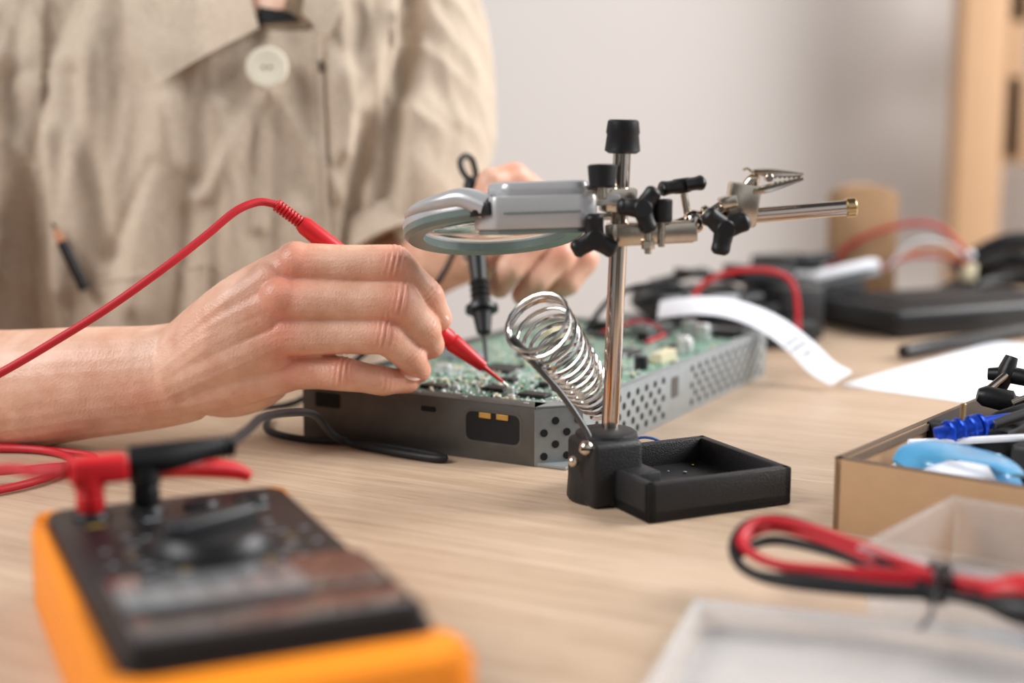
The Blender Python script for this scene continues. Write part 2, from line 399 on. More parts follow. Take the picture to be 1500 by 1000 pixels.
for a,bb,sx,sy,sz,m in ((17,2,2.4,.7,.6,'cream'),(22.5,12,3,.8,.7,'cream'),(26,10,.8,2.6,.7,'chip'),(12,13,1.0,2.6,.5,'greyth'),(25.5,7,1.6,1.4,.8,'galv'),(28,2,1.6,1.6,.5,'chip')):
    comp(a,bb,sx,sy,sz,m)
b.done('opened_disc_drive_with_circuit_board')

# ================================================================= helping hand stand
b=MB()
e=V((0.9,0.436,0)); TM,_=frame2((e.x,e.y),(0,0))
F0=V((5.86,59.0,0))
def T(x,y,z): return F0+TM@V((x,y,0))+V((0,0,z))
tw,td,th=7.5,7.2,1.75
def T3(x,y,z,sx,sy,sz,m='iron',bev=0.12): b.box(T(x,y,z),(sx,sy,sz),m,TM,bev=bev)
T3(tw/2,td/2,0.3,tw,td,0.6)
T3(tw/2,0.24,th/2,tw,0.48,th); T3(tw/2,td-0.24,th/2,tw,0.48,th)
T3(0.24,td/2,th/2,0.48,td,th); T3(tw-0.24,td/2,th/2,0.48,td,th)
T3(1.0,3.2,th/2,1.6,2.6,th)
b.sph(T(3.5,3.2,0.5),(1.9,1.7,0.25),'iron')
for k in range(26):
    b.sph(T(rr.uniform(1.6,6.4),rr.uniform(.9,6),.66),(rr.uniform(.04,.12),rr.uniform(.04,.1),.04),'greyth' if k%3 else 'goldp',u=8,v=6)
pc=V((4.3,63.4,0))
b.lathe(pc,pc+V((0,0,3.2)),[(0,1.7),(.05,1.8),(.4,1.72),(.9,1.45),(.97,1.4),(1,1.25)],'iron',28)
b.box(pc+V((-.1,-.5,1.5)),(2.6,2.6,3.0),'iron',TM,bev=.3,seg=3)
p0=V((4.5,64.0,2.6)); p1=V((4.93,64.1,16.0))
b.cyl(p0,p1,0.40,'chrome',24)
b.lathe(p1-V((0,0,.35)),p1+V((0.03,0,1.15)),[(0,.62),(.08,.8),(.55,.72),(.62,.76),(.95,.7),(1,.6)],'blk',20)
b.tube([(3.6,62.3,2.7),(3.3,62.4,3.4),(2.3,62.5,4.9),(1.2,62.5,6.2),(.45,62.6,7.1),(0.0,62.6,7.6)],0.15,'dkgrey',seg=10)
c0=V((1.16,62.6,8.2)); c1=V((4.3,66.9,3.7)); ax=(c1-c0).normalized(); u=ax.orthogonal().normalized(); w=ax.cross(u)
hp=[]; N=13*22
for i in range(N+1):
    t=i/N; a=2*math.pi*13*t; r=1.5*(1-t)+0.85*t
    hp.append(c0+(c1-c0)*t**0.95+(u*math.cos(a)+w*math.sin(a))*r)
b.tube(hp,0.1,'wire',seg=8,sub=1)
b.tube([c0-ax*.12+(u*math.cos(k*math.pi/10)+w*math.sin(k*math.pi/10))*1.52 for k in range(20)],0.11,'wire',seg=8,sub=1,closed=True)
b.sph((3.3,61.6,2.75),(.34,.3,.34),'nickel'); b.box((3.3,61.33,2.75),(.5,.06,.09),'hole_shade',bev=0)
b.sph((2.75,62.0,2.05),(.26,.26,.26),'nickel')
b.cyl((3.3,62.4,2.75),(3.3,61.6,2.75),.24,'nickel')
def wing(c,axis,span,L=1.0,w=.42,th=.34,m='blk',three=False):
    c=V(c); axis=V(axis).normalized(); sp=V(span).normalized(); sp=(sp-axis*sp.dot(axis)).normalized(); o=axis.cross(sp)
    b.cyl(c-axis*.32,c+axis*.32,.42,m,16)
    angs=(0,120,240) if three else (0,180)
    for a in angs:
        d=sp*math.cos(math.radians(a))+o*math.sin(math.radians(a))
        b.tube([c+d*.1,c+d*L*.55,c+d*L*.85,c+d*L],[(.32,th*.95),(.3,th*.85),(.34,th*.85),(.16,th*.5)],m,seg=12,up=axis)
px=lambda z:p0+(p1-p0)*((z-2.6)/13.4)
b.box(px(13.6)+V((-.1,-.1,0)),(1.5,1.3,1.1),'nickel',rotm('Z',10),bev=.12)
b.box(px(13.75)+V((-1.2,-.5,.15)),(1.4,.9,.8),'nickel',rotm('Z',10),bev=.12)
b.box(px(13.1)+V((-1.5,-.9,-.2)),(2.2,.35,.3),'nickel',rotm('Z',5),bev=.06)
b.cyl((3.95,62.5,14.2),(3.95,62.6,15.2),.58,'blk',18,r1=.66)
b.cyl((3.95,62.6,13.7),(3.95,62.6,14.3),.22,'nickel')
wing((5.65,62.2,13.3),(0.2,-1,0.1),(.7,0,.9),L=1.1,th=.45,three=True)
b.cyl((5.5,64,13.3),(5.6,62.2,13.3),.2,'nickel')
b.cyl((6.6,62.7,12.7),(6.6,62.7,13.7),.46,'blk',16); b.cyl((6.6,62.7,12.7),(6.6,62.7,11.6),.16,'nickel')
wing((3.6,62.2,12.0),(0.1,-1,0),(0,0,1),L=1.1,th=.48,three=True)
b.cyl((3.7,64,12),(3.6,62.4,12),.2,'nickel')
for dz,yy in ((.0,0),(0.0,1.25)):
    b.box((6.2,62.9+yy*.9,12.15+dz),(4.0,.18,.85),'nickel',rotm('Y',-3),bev=.06)
b.box((4.5,63.4,12.1),(.25,1.3,1.0),'nickel',bev=.05)
b.box((6.2,63.5,12.62),(3.9,1.2,.1),'nickel',rotm('Y',-3),bev=.03)
b.box((6.2,63.5,11.72),(3.7,1.2,.1),'nickel',rotm('Y',-3),bev=.03)
b.cyl((6.0,62.6,12.6),(6.0,62.6,11.3),.16,'nickel'); b.cyl((6.0,62.6,11.9),(6.0,62.6,11.5),.3,'nickel',6)
b.sph((8.1,63.4,12.65),.55,'chrome')
b.cyl((7.2,63.4,12.4),(8.9,63.4,13.0),.32,'chrome')
b.cyl((8.6,63.4,12.8),(8.9,63.4,12.95),.55,'nickel',20)
b.cyl((7.85,63.5,12.9),(7.6,63.5,14.1),.17,'nickel')
wing((7.55,63.5,14.25),(-.15,0,1),(1,.1,.3),L=1.05,w=.4,th=.7)
b.cyl((8.9,63.5,13.0),(9.7,63.7,13.5),.3,'chrome')
b.box((10.3,63.9,13.4),(1.4,1.2,1.9),'nickel',rotm('Y',8),bev=.14)
b.box((9.6,63.4,13.55),(.8,.9,.55),'nickel',rotm('Y',-15),bev=.1)
wing((9.35,62.5,12.4),(0.1,-1,0),(1,0,.35),L=1.15,th=.5,three=True)
b.cyl((9.6,63.8,12.9),(9.35,62.5,12.4),.2,'nickel')
b.cyl((10.4,64,12.85),(15.1,63.9,13.25),.35,'chrome',22)
b.cyl((14.95,63.9,13.24),(15.4,63.9,13.28),.44,'brass',22)
b.tube([(10.5,63.8,14.2),(10.75,63.8,14.5),(11.0,63.7,14.5)],.28,'nickel',seg=12)
cl=V((11.7,63.6,14.5)); d=V((1,.05,.08)).normalized()
for sg in (1,-1):
    st=cl-d*1.0+V((0,0,.42*sg))
    en=cl+d*1.25+V((0,0,.1*sg+.05))
    b.tube([st,cl-d*.2+V((0,0,.34*sg)),en],[(.15,.36),(.2,.32),(.08,.16)],'nickel',seg=8,up=(0,0,1))
    for k in range(6):
        q=cl+d*(.0+k*.21)+V((0,0,.16*sg*(1-k*.1)))
        b.box(q,(.14,.3,.16),'nickel',rotm('Y',45),bev=0)
b.tube([cl-d*1.0+V((0,0,.42)),cl-d*1.25+V((0,0,.6)),cl-d*1.45+V((0,0,.55))],[(.07,.3),(.07,.3),(.07,.26)],'nickel',seg=8,up=(0,0,1))
b.cyl(cl+V((-.3,-.36,.1)),cl+V((-.3,.36,.1)),.18,'nickel',12)
# magnifier
rc=V((-.8,67.2,12.2)); RM=rotm('Y',-3)@rotm('X',-17)
def rp(x,y,z): return rc+RM@V((x,y,z))
def ringprof(prof,m,n=64):
    R=[]
    for k in range(n):
        a=2*math.pi*k/n
        R.append([rp(r*math.cos(a),r*math.sin(a),z) for r,z in prof])
    b.rings(R,m,closed=True)
ringprof([(3.5,-.15),(3.55,.35),(3.85,.62),(4.15,.52),(4.36,.1),(4.33,-.15)],'silverpl')
ringprof([(3.4,-.5),(3.45,-.12),(4.34,-.12),(4.3,-.4),(4.1,-.58)],'greyrim')
lens=[]
for i in range(10): lens.append((3.5*math.sin(math.pi/2*i/9),.28*math.cos(math.pi/2*i/9)))
for i in range(8,-1,-1): lens.append((3.5*math.sin(math.pi/2*i/9),-.28*math.cos(math.pi/2*i/9)))
n=40
b.rings([[rp(max(r,.002)*math.cos(2*math.pi*k/n),max(r,.002)*math.sin(2*math.pi*k/n),z) for k in range(n)] for r,z in lens],'glass')
HM=dirm((1,-.02,.03),(0,.06,1))
hc=V((1.15,64.0,13.3))
out=[(-2.85,-.4),(-1.9,-1.6),(1.9,-1.6),(2.6,-1.1),(2.7,1.2),(1.5,2.0),(-1.6,2.2),(-2.8,1.0)]
b.prism(out,-1.0,.5,'silverpl',(HM,hc),bev=.16)
b.prism([(x*.84+.15,y*.82+.1) for x,y in out],.35,1.12,'silverpl',(HM,hc),bev=.28)
b.prism([(x*.93,y*.93) for x,y in out],-1.2,-.9,'greyrim',(HM,hc),bev=.08)
b.box(hc+HM@V((0.2,-1.62,-.25)),(3.4,.06,.06),'greyrim',HM,bev=.01)
b.box(hc+HM@V((3.0,-.2,.2)),(1.4,1.2,.5),'silverpl',HM,bev=.15)
arc=[]
for a in (188,205,222,238,252):
    arc.append(rp(3.95*math.cos(math.radians(a)),3.95*math.sin(math.radians(a)),.42))
b.tube(arc+[hc+HM@V((-2.2,-.7,.0))],[(.12,.3),(.28,.5),(.38,.62),(.45,.7),(.52,.75),(.6,.8)],'silverpl',seg=16,up=(0,0.2,1))
sw=hc+HM@V((-2.55,-1.15,-.05)); SM=dirm((.78,-.62,.12),(0,0,1))
b.box(sw,(1.15,.22,.62),'chip',SM,bev=.06); b.box(sw+SM@V((-.15,-.1,0)),(.3,.2,.42),'blk',SM,bev=.05)
b.done('helping_hand_magnifier_stand')

# ================================================================= probes & cables
P0=V((-11.6,70.2,13.0)); PA=V((-10.5,70.6,12.1)); PE=V((-.18,73.55,3.25))
b=MB()
b.lathe(PA,PE,[(0,.36),(.02,.46),(.2,.5),(.45,.48),(.6,.5),(.635,.5),(.64,.8),(.655,.82),(.66,.5),(.7,.5),(.71,.42),(.72,.5),(.87,.3),(.872,.14),(.97,.09)],'red',24)
b.cyl(PA+(PE-PA)*.965,PE,.07,'chrome',10,r1=.03)
dd=(PA-P0)
for k in range(8): b.lathe(P0+dd*(k/8.),P0+dd*((k+.75)/8.),[(0,.24),(.2,.33),(.8,.33),(1,.24)],'red',16)
b.cyl(P0-dd*.05,PA,.22,'red',14)
b.tube([(-32,64,.4),(-27.6,64.6,3.5),(-23.8,65,5.5),(-21.4,65.7,6.9),(-19,66.4,8.4),(-16.5,67.3,10.2),(-14.75,68.3,11.6),(-13.4,69.1,12.75),(-12.4,69.8,13.15),P0],.2,'redrub',seg=12,sub=8)
b.done('red_test_probe')
b=MB()
Q0=V((-2.5,86,13.6)); Q1=V((-1.45,80.3,3.2))
b.lathe(Q0,Q1,[(0,.3),(.03,.45),(.3,.55),(.45,.55),(.55,.5)]+[(.56+.03*k+(.0 if j==0 else .015),.5 if j==0 else .62) for k in range(4) for j in (0,1)]+[(.69,.55),(.695,.95),(.72,.97),(.725,.6),(.75,.55),(.83,.42),(.84,.25),(.85,.14),(.97,.09),(1,.05)],'blk',22)
b.tube([Q0+V((0,-.1,-.2)),(-3.0,86.7,14.0),(-3.15,87.2,14.6),(-2.8,87.8,14.9),(-2.4,88.4,14.5),(-2.3,89,13.1),(-3.2,91,10),(-5,90,6.5),(-9,86,3),(-13,84,.3),(-17,82,.3)],.19,'blkrub',seg=10,sub=6)
b.done('black_test_probe')

# ================================================================= multimeter
b=MB()
ff=frame2((.91,.414),(-9.25,43.1)); MM=ff[0]
def L(x,y,z): return MM@V((x,y,z))+ff[1]
b.prism(rrect(9.4,18.2,1.2),0,2.6,'orange',(MM,L(-.15,-.3,0)),bev=.35)
b.prism(rrect(9.8,2.6,.9),0,3.3,'orange',(MM,L(-.1,-8.7,0)),bev=.35)
b.prism(rrect(9.2,1.2,.5),2.0,3.3,'orange',(MM,L(0,8.5,0)),bev=.25)
b.box(L(-4.5,-.2,2.6),(.7,16,1.3),'orange',MM,bev=.3,seg=3)
b.box(L(4.45,4.8,2.3),(.45,6,1.0),'orange',MM,bev=.2,seg=3)
b.box(L(4.3,-1.5,1.6),(.6,13,2.6),'blk',MM,bev=.2,seg=3)
b.prism(rrect(8.5,16.6,.7),2.2,3.5,'blk',(MM,L(0,0,0)),bev=.15)
b.prism(rrect(8.1,6.0,.4),3.4,3.95,'blk',(MM,L(0,-4.9,0)),bev=.12)
b.prism(rrect(7.6,1.9,.2),3.93,4.02,'window',(MM,L(0,-6.6,0)),bev=.02)
b.prism(rrect(7.6,3.2,.2),3.93,4.0,'window',(MM,L(0,-3.7,0)),bev=.02)
b.prism(rrect(5.2,2.4,.15),4.0,4.04,'lcd',(MM,L(-1.0,-3.8,0)),bev=.01)
for k in range(5): b.box(L(-3.0+k*.95,-3.8,4.05),(.06,1.6,.02),'chip',MM,bev=0)
b.lathe(L(.2,1.6,3.45),L(.2,1.6,4.1),[(0,2.0),(.1,2.1),(.35,2.05),(.5,1.9),(1,1.75)],'blk',40)
b.box(L(.2,1.6,4.3),(3.4,.75,.7),'chip',MM@rotm('Z',25),bev=.2,seg=3)
for k in range(24):
    a=k*math.pi/12; p=L(.2+2.6*math.cos(a),1.6+2.45*math.sin(a),3.51)
    b.box(p,(.3,.09,.02),'print_w' if k%4 else 'print_y',MM,bev=0)
    if k%2 and abs(3.4*math.cos(a))<3.5: b.box(L(.2+3.4*math.cos(a),1.6+3.0*math.sin(a),3.51),(.25,.08,.02),'print_w',MM,bev=0)
for k,x in enumerate((-2.9,-1.0,.95,2.8)):
    c=L(x,6.7,3.4); b.lathe(c,c+V((0,0,.3)),[(0,.65),(.5,.65),(1,.55)],'blk',20); b.cyl(c+V((0,0,.25)),c+V((0,0,.32)),.3,'hole_shade',16)
    b.box(L(x,5.5,3.51),(.6,.1,.02),'print_w' if k%2 else 'print_y',MM,bev=0)
b.done('multimeter')
b=MB()
j1=L(-2.9,6.7,0); j2=L(-1.0,6.7,0)
b.lathe(j1+V((0,0,3.72)),j1+V((0,0,5.5)),[(0,.42),(.1,.5),(.35,.5),(.4,.42),(.45,.55),(1,.55)],'red',18)
b.box(j1+V((.3,.1,5.2)),(2.0,1.0,.95),'red',MM,bev=.2,seg=3)
b.tube([j1+V((-.7,-.2,5.2)),j1+V((-2,.1,5.1)),(-18.6,50.5,4.6),(-23,54,3.2),(-29,59,1.5)],[.3,.22,.2,.2,.2],'redrub',seg=12)
b.tube([j1+V((1.1,.9,5.0)),(-12.2,51.2,4.5),(-10.6,52.3,4.1),(-9.9,52.4,3.8)],[.42,.4,.34,.2],'red',seg=12)
b.tube([(-29,60,.25),(-23.7,63.8,.25),(-22,67,.25),(-22.3,70,.25),(-25,72,.25),(-30,72,.25)],.2,'redrub',seg=10)
b.tube([(-29,66,.25),(-24.5,65.5,.65),(-22.5,66.5,.65),(-21,69,.25),(-22,71,.25),(-28,73,.25)],.17,'redrub',seg=10)
b.done('red_banana_plug_lead')
b=MB()
b.lathe(j2+V((0,0,3.72)),j2+V((0,0,5.5)),[(0,.42),(.1,.5),(.35,.5),(.4,.42),(.45,.55),(1,.55)],'blk',18)
b.tube([j2+V((-.5,-.2,5.4)),j2+V((.6,.2,5.4)),j2+V((1.8,.9,5.5)),j2+V((2.6,1.4,5.5))],[(.5,.5),(.55,.55),(.42,.42),(.3,.3)],'blk',seg=14)
for k in range(5): b.lathe(j2+V((1.9+k*.2,.95+k*.13,5.5)),j2+V((2.0+k*.2,1.02+k*.13,5.5)),[(0,.34),(.5,.42),(1,.34)],'blk',14)
b.tube([j2+V((2.6,1.4,5.5)),(-10.3,54.5,5.2),(-10.4,58,4.9),(-10.2,63.3,4.0),(-9.8,69,2.7),(-9.3,72,1.0),(-8.3,73,.3),(-5.9,71.2,.25),(-3.9,70,.25),(-3.5,70.2,.25),(-5.2,71.8,.25),(-8.4,73.6,.25),(-11.4,74.4,.25),(-13.4,76.5,.25),(-14,80,.25)],.2,'blkrub',seg=12,sub=8)
b.done('black_banana_plug_lead')

# ================================================================= cardboard box with tools
b=MB()
CA=V((.62,.785,0)); CO=V((13.6,58.4,0)); cf=frame2((CA.x,CA.y),(13.6,58.4)); CM=cf[0]
def C(x,y,z): return CO+CM@V((x,-y,0))+V((0,0,z))
for x,y,sx,sy in ((9,.15,18,.3),(9,15.85,18,.3),(.15,8,.3,16),(17.85,8,.3,16)):
    b.box(C(x,y,1.55),(sx,sy,3.1),'card',CM,bev=.02); b.box(C(x,y,3.1),(sx,sy,.06),'cardedge',CM,bev=0)
b.box(C(9,8,.15),(17.6,15.6,.25),'card',CM,bev=.02)
b.box(C(9,.4,2.9),(17.3,.1,.3),'cardedge',CM,bev=0)
b.done('cardboard_box')
b=MB()
def croc(p,q,m,r=.35):
    p=V(p);q=V(q); b.lathe(p,q,[(0,r*.6),(.1,r),(.5,r*1.1),(.55,r*.7),(1,r*.35)],m,14)
croc((19.2,62.2,3.2),(22.6,63.0,3.9),'blue',.5)
b.cyl((20.1,62.2,3.0),(20.2,62.4,4.6),.12,'brass'); b.cyl((21.6,62.6,3.6),(24,63.2,4.2),.25,'dkgrey')
for k in range(4): b.cyl((19.5+k*.5,62.25+k*.1,3.3+k*.08),(19.65+k*.5,62.3+k*.1,3.33+k*.08),.58,'blue',14)
b.box((19.3,62.1,3.4),(.9,.5,.5),'blue',dirm((1,.2,.2)),bev=.1)
b.done('blue_anodised_clamp')
b=MB()
croc((22.2,66.6,4.2),(25.2,66.0,3.6),'blk',.5); croc((22,64.2,3.4),(26,64.5,4.5),'blk',.35)
b.tube([(23.6,67.6,4.2),(23.9,67.8,5.0),(24.2,67.9,5.8)],[(.3,.3),(.42,.5),(.3,.4)],'blk',seg=12)
b.tube([(23.2,68.2,4.9),(24.4,67.6,4.9),(26,66.5,4.6)],[(.3,.3),(.42,.42),(.3,.3)],'blk',seg=12)
b.cyl((22.6,66.9,4.2),(23.8,67.4,5.0),.18,'chrome'); b.cyl((23.4,65.2,4.0),(25.2,64.9,4.9),.2,'chrome')
b.box((22.8,66.5,1.8),(6,4,2.9),'blk',CM,bev=.3); b.box((25.2,61,1.8),(5,5,2.8),'blk',CM,bev=.3)
b.done('black_clamp_parts')
b=MB()
b.tube([(16.4,58.3,2.75),(17.3,58.8,3.15),(18.6,58.6,3.3),(20,57.4,3.2),(20.6,56.3,2.85)],[(.1,.5),(.1,.9),(.1,1.1),(.1,1.0),(.1,.5)],'ltblue',seg=12,up=(0.3,-.3,1))
b.tube([(20.2,58.4,3.2),(20.6,57.4,2.4),(20.4,56.4,2.2),(19.6,56.2,2.6)],[(.1,.5),(.1,.6),(.1,.5),(.1,.3)],'ltblue',seg=10)
b.done('light_blue_plastic_scoop')
b=MB()
b.box((19.5,60.2,1.7),(6,5,.3),'white',CM@rotm('X',12),bev=.05); b.tube([(17.6,61.6,3),(20,62,3.0),(23,61,3.4)],.16,'white',seg=8)
b.tube([(17.2,60.4,2.7),(18.2,60.9,2.9),(19.6,60.8,2.9)],[(.12,.3),(.14,.5),(.1,.2)],'white',seg=10)
b.box((21,63.8,2.4),(4,.4,1.2),'greyth',CM,bev=.1)
b.done('white_plastic_parts')

def cleartray(name,fr_,w,l,h,z,dividers=(),t=.14,m='clear'):
    global b
    b=MB(); MM_,o=fr_
    def q(x,y,zz,sx,sy,sz): b.box(MM_@V((x,y,zz+z))+o,(sx,sy,sz),m,MM_,bev=.05)
    q(w/2,l/2,t/2,w-.3,l-.3,t)
    q(w/2,t/2,h/2,w,t,h); q(w/2,l-t/2,h/2,w,t,h); q(t/2,l/2,h/2,t,l-.3,h); q(w-t/2,l/2,h/2,t,l-.3,h)
    q(w/2,-.15,h,w+.5,.3,t); q(w/2,l+.15,h,w+.5,.3,t); q(-.15,l/2,h,.3,l+.5,t); q(w+.15,l/2,h,.3,l+.5,t)
    for d in dividers: q(w*d,l/2,h/2,t*.8,l-.3,h*.9)
    return b.done(name)
cleartray('clear_plastic_organizer',frame2((.785,-.62),(12.4,47.9)),18,8.2,2.4,0.02,(.33,.66))
cleartray('milky_plastic_lid',frame2((.95,-.3),(3.9,38.4)),17,8.4,.9,0.02,m='milky')
b=MB()
def wob(pts,c,r=.18): b.tube([(p[0],p[1],p[2]-.95) for p in pts],r,c,seg=10,sub=7)
wob([(16.9,44.2,2.75),(15.4,45.0,2.75),(14.1,46.0,2.7),(12.9,47.6,2.85),(11,49.6,3.2),(9.6,50.7,3.3),(8.4,49.7,3.1),(8.6,48.4,2.9),(10,47.2,2.75),(12.2,46.2,2.7),(14.1,45.7,2.7),(16.5,44.5,2.7)],'redrub')
wob([(16.9,43.8,3.0),(15.4,44.7,3.05),(14.0,46.1,3.1),(12.4,48.2,3.3),(10.4,50,3.6),(9,50.3,3.6),(8.2,49.2,3.2),(9,47.7,2.9),(11,46.7,2.95),(13.8,45.9,3.0),(16,45.2,2.9)],'redrub')
wob([(16.7,43.6,2.7),(15.2,44.3,2.75),(13.9,45.4,2.7),(12.2,48.8,3.1),(10.2,50.9,3.5),(8.6,50.6,3.4),(7.9,49,2.9),(8.4,47.4,2.6),(10.2,46.5,2.7),(12.5,45.6,2.7),(14.2,45.3,2.65),(16,43.5,2.6)],'blkrub')
wob([(16,44.6,2.6),(14.4,45.9,2.55),(13.1,47.3,2.6),(11.3,49,2.9),(9.4,50,3.0),(8.0,48.8,2.7),(8.8,47.1,2.5),(11.5,45.9,2.5),(14,45.2,2.6)],'blkrub')
for k in range(2):
    b.tube([V((14.05+.35*k,45.8-.2*k,1.9))+V((.25*math.cos(a)*.4,.62*math.sin(a)*.7,.62*math.cos(a)))for a in [i*math.pi/6 for i in range(12)]],.13,'blk',seg=8,closed=True,sub=2)
b.tube([(14.2,45.4,2.4),(13.8,44.6,1.8),(13.4,43.6,1.5),(12.9,43.0,1.3)],.08,'blk',seg=8)
b.tube([(15.4,44.8,1.95),(16.4,44.3,2.05),(18,43.6,2.05),(19.5,43,1.95)],[(.25,.25),(.6,.6),(.65,.6),(.5,.5)],'red',seg=14)
b.tube([(15.2,44.1,1.8),(16.2,43.3,1.8),(17.6,42.2,1.8)],[(.2,.2),(.5,.5),(.45,.4)],'blk',seg=14)
b.done('alligator_lead_bundle')

# ================================================================= paper, marker, label, background clutter
b=MB()
b.prism([(21.5,91),(33,80.5),(49,98),(37.5,108.8)],.02,.06,'white'); b.done('paper_sheet')
b=MB()
m0=V((27.9,100.5,.62)); m1=V((41.5,112.0,.62))
b.lathe(m0,m1,[(0,.3),(.01,.5),(.25,.55),(.255,.5),(.9,.5),(1,.4)],'blk',18)
b.done('black_marker_pen')
def ribbon(mb,pts,w,th,m,side,sub=8):
    mb.tube(pts,[(th,w/2)]*len(pts),m,seg=12,sub=sub,up=side)
b=MB()
ribbon(b,[(9.9,95.2,4.4),(12.4,94.4,4.8),(14.8,93.8,4.6),(17.0,92.8,3.8),(18.8,91.6,2.5),(20.0,90.4,1.3),(21.0,89.1,.8)],1.95,.035,'white',(-.1,-.5,.86))
for x,y,z,q in ((18.35,91.8,2.83,1.3),(18.75,91.5,2.55,1.3),(19.2,91.15,2.15,.7)):
    b.box((x,y,z),(.16,q,.05),'greyth',dirm((.6,-.45,-.65),(-.1,-.5,.86)),bev=0)
b.done('paper_label_strip')

b=MB()
M1,_=frame2((.9,.42),(0,0))
b.box((36.8,119,1.15),(20,11,2.3),'blk',M1,bev=.5,seg=3)
b.box((36.8,119,2.4),(16,8,.2),'blkrub',M1,bev=.1)
b.done('black_device_case')
b=MB()
b.box((15.5,108.5,1.0),(13,9,2.0),'blk',frame2((.95,.3),(0,0))[0],bev=.3)
b.box((14.5,109,2.8),(9,6,1.6),'blk',frame2((.9,.42),(0,0))[0]@rotm('X',14),bev=.2)
b.box((13,107.5,3.4),(3,2,.6),'greyth',M1,bev=.1); b.cyl((17,107,3.4),(19,108,3.6),.5,'chip'); b.box((19,109,2.6),(3,3,1),'chip',M1,bev=.1)
b.box((16,106,3.8),(2.2,.6,.5),'print_w',M1,bev=.1)
b.box((21.5,111,2.2),(4,5,4.2),'blk',M1,bev=.3); b.box((11,108,3.9),(4,1.2,.5),'blk',M1@rotm('Y',-18),bev=.1)
b.box((17,111,4.8),(9,2,.6),'blk',M1@rotm('Y',8),bev=.1); b.box((13,110.5,4.9),(5,1.2,.5),'dkgrey',M1@rotm('Y',-10),bev=.1)
b.box((19.5,112,4.9),(5,3,1.4),'chip',M1@rotm('Y',5),bev=.2)
b.done('black_electronics_tray')
b=MB()
b.box((25.6,124.0,1.6),(9,6,3.2),'blk',M1,bev=.3)
b.box((28,122.6,3.6),(8,2.4,.9),'greyth',dirm((.9,.4,.12)),bev=.2)
b.box((28.5,121.6,4.3),(6.5,1.4,.6),'white',dirm((.9,.35,.15)),bev=.15)
b.box((26,121.4,3.9),(5,1.0,.5),'capsil',dirm((.9,.3,-.05)),bev=.1)
b.box((24,124,4.3),(5,4,2.0),'blk',M1,bev=.3); b.cyl((25,122.4,5.0),(28,123.4,5.2),.5,'chip')
b.done('electronics_parts_pile')
b=MB()
b.tube([(41,130,1.2),(42,128,3.2),(44,126.5,4.6),(47,126,4.2),(50,127,1.5)],[(.8,.9)]*5,'blk',seg=12)
b.tube([(40,130,1),(43,131.5,2),(47,133,2.4),(52,133,2)],[(1,1.4)]*4,'blk',seg=12)
b.tube([(41,131,3),(45,131,5.6),(50,131,5.6),(54,131,3)],[(.9,1.1)]*4,'blk',seg=12)
b.done('black_headset')
b=MB()
b.tube([(28,126.2,3.6),(30,126,6),(33.5,125.6,7.6),(37,125.5,7.9),(39.3,125.6,6.4),(40.3,125.6,4.9),(40.6,125.8,3.6)],.2,'redrub',seg=10)
b.tube([(34,125.2,4.6),(36,125.3,5.6),(38.5,125.4,5.6),(40.3,125.6,4.6)],.15,'orangew',seg=8)
b.tube([(32,125.0,3.8),(35,125.2,5.0),(38,125.4,5.0),(40.3,125.7,4.2)],.15,'redrub',seg=8)
b.tube([(33,125.0,4.0),(35.5,125.1,6.4),(38.3,125.3,6.2),(40.4,125.6,4.8)],.13,'white',seg=8)
b.box((40.6,125.9,3.6),(1.3,.9,1.6),'cream',M1,bev=.2); b.sph((40.5,125.4,5.2),.4,'white')
b.done('wire_harness')
b=MB()
b.tube([(13.0,103.0,3.6),(14,103.4,5.2),(16.4,103.6,6.1),(19.4,103.7,6),(20.8,103.5,4.6),(21,103,.3)],.2,'redrub',seg=10)
b.tube([(5,94,3.2),(6.5,95,5.0),(8.6,96,5.9),(10.8,96.2,5.7),(11.8,95.9,5.4),(11.2,94.6,3.6),(9.6,92,3.1)],.2,'blkrub',seg=10)
b.tube([(6,93,3.2),(8.6,94,3.8),(10,92.6,3.2),(9.2,90.8,3.1),(8.6,90,3.0)],.12,'redrub',seg=8)
b.done('loose_wires')
b=MB(); b.tube([(5.2,69.8,.1),(5.6,69,1.2),(6.6,68.8,1.6),(7.6,68.9,1.2),(8,69.3,.3)],.07,'bluewire',seg=8); b.done('blue_wire')

# ================================================================= person
person=empty('person')
def hand_finish(o,spots,creases=()):
    me=o.data; at=me.attributes.new('flush','FLOAT','POINT')
    vals=[0.0]*len(me.vertices)
    nrm=[v.normal.copy() for v in me.vertices]
    for i,v in enumerate(me.vertices):
        p=v.co/S; w=0.10+0.14*noise.noise(p*.35)
        for c,r,s_ in spots:
            d=(p-c).length/r
            if d<2.2: w+=s_*math.exp(-d*d)
        vals[i]=max(0,min(1,w))
        for c,axis,r,amp,wl in creases:
            q=p-c
            if q.length<r*1.3:
                t=q.dot(axis)
                k=math.exp(-(t/(wl*1.6))**2)*math.cos(2*math.pi*t/wl)*math.exp(-(q.length/r)**4)
                v.co-=nrm[i]*amp*k*S
    at.data.foreach_set('value',vals)
b=MB()
up=(0,.1,1)
b.tube([(-44,84,2.6),(-40,80,2.2),(-31.8,76.5,2.4),(-27.4,74.8,2.75),(-22.5,73.2,3.5),(-18.6,72.4,3.95),(-16.5,72.0,4.4)],[(4.1,3.8),(3.9,3.6),(3.55,3.3),(3.3,2.9),(2.95,2.4),(2.7,2.0),(2.6,1.8)],'skin',seg=28,up=up)
mcp=dict(i=V((-10.7,70.35,10.0)),m=V((-11.35,69.75,8.35)),r=V((-11.3,69.8,6.6)),p=V((-10.9,70.5,4.7)))
W0=dict(i=V((-17,72.0,5.2)),m=V((-17,71.7,4.7)),r=V((-17,71.6,4.1)),p=V((-17,72.0,3.4)))
MR=dict(i=1.12,m=1.14,r=1.1,p=1.02)
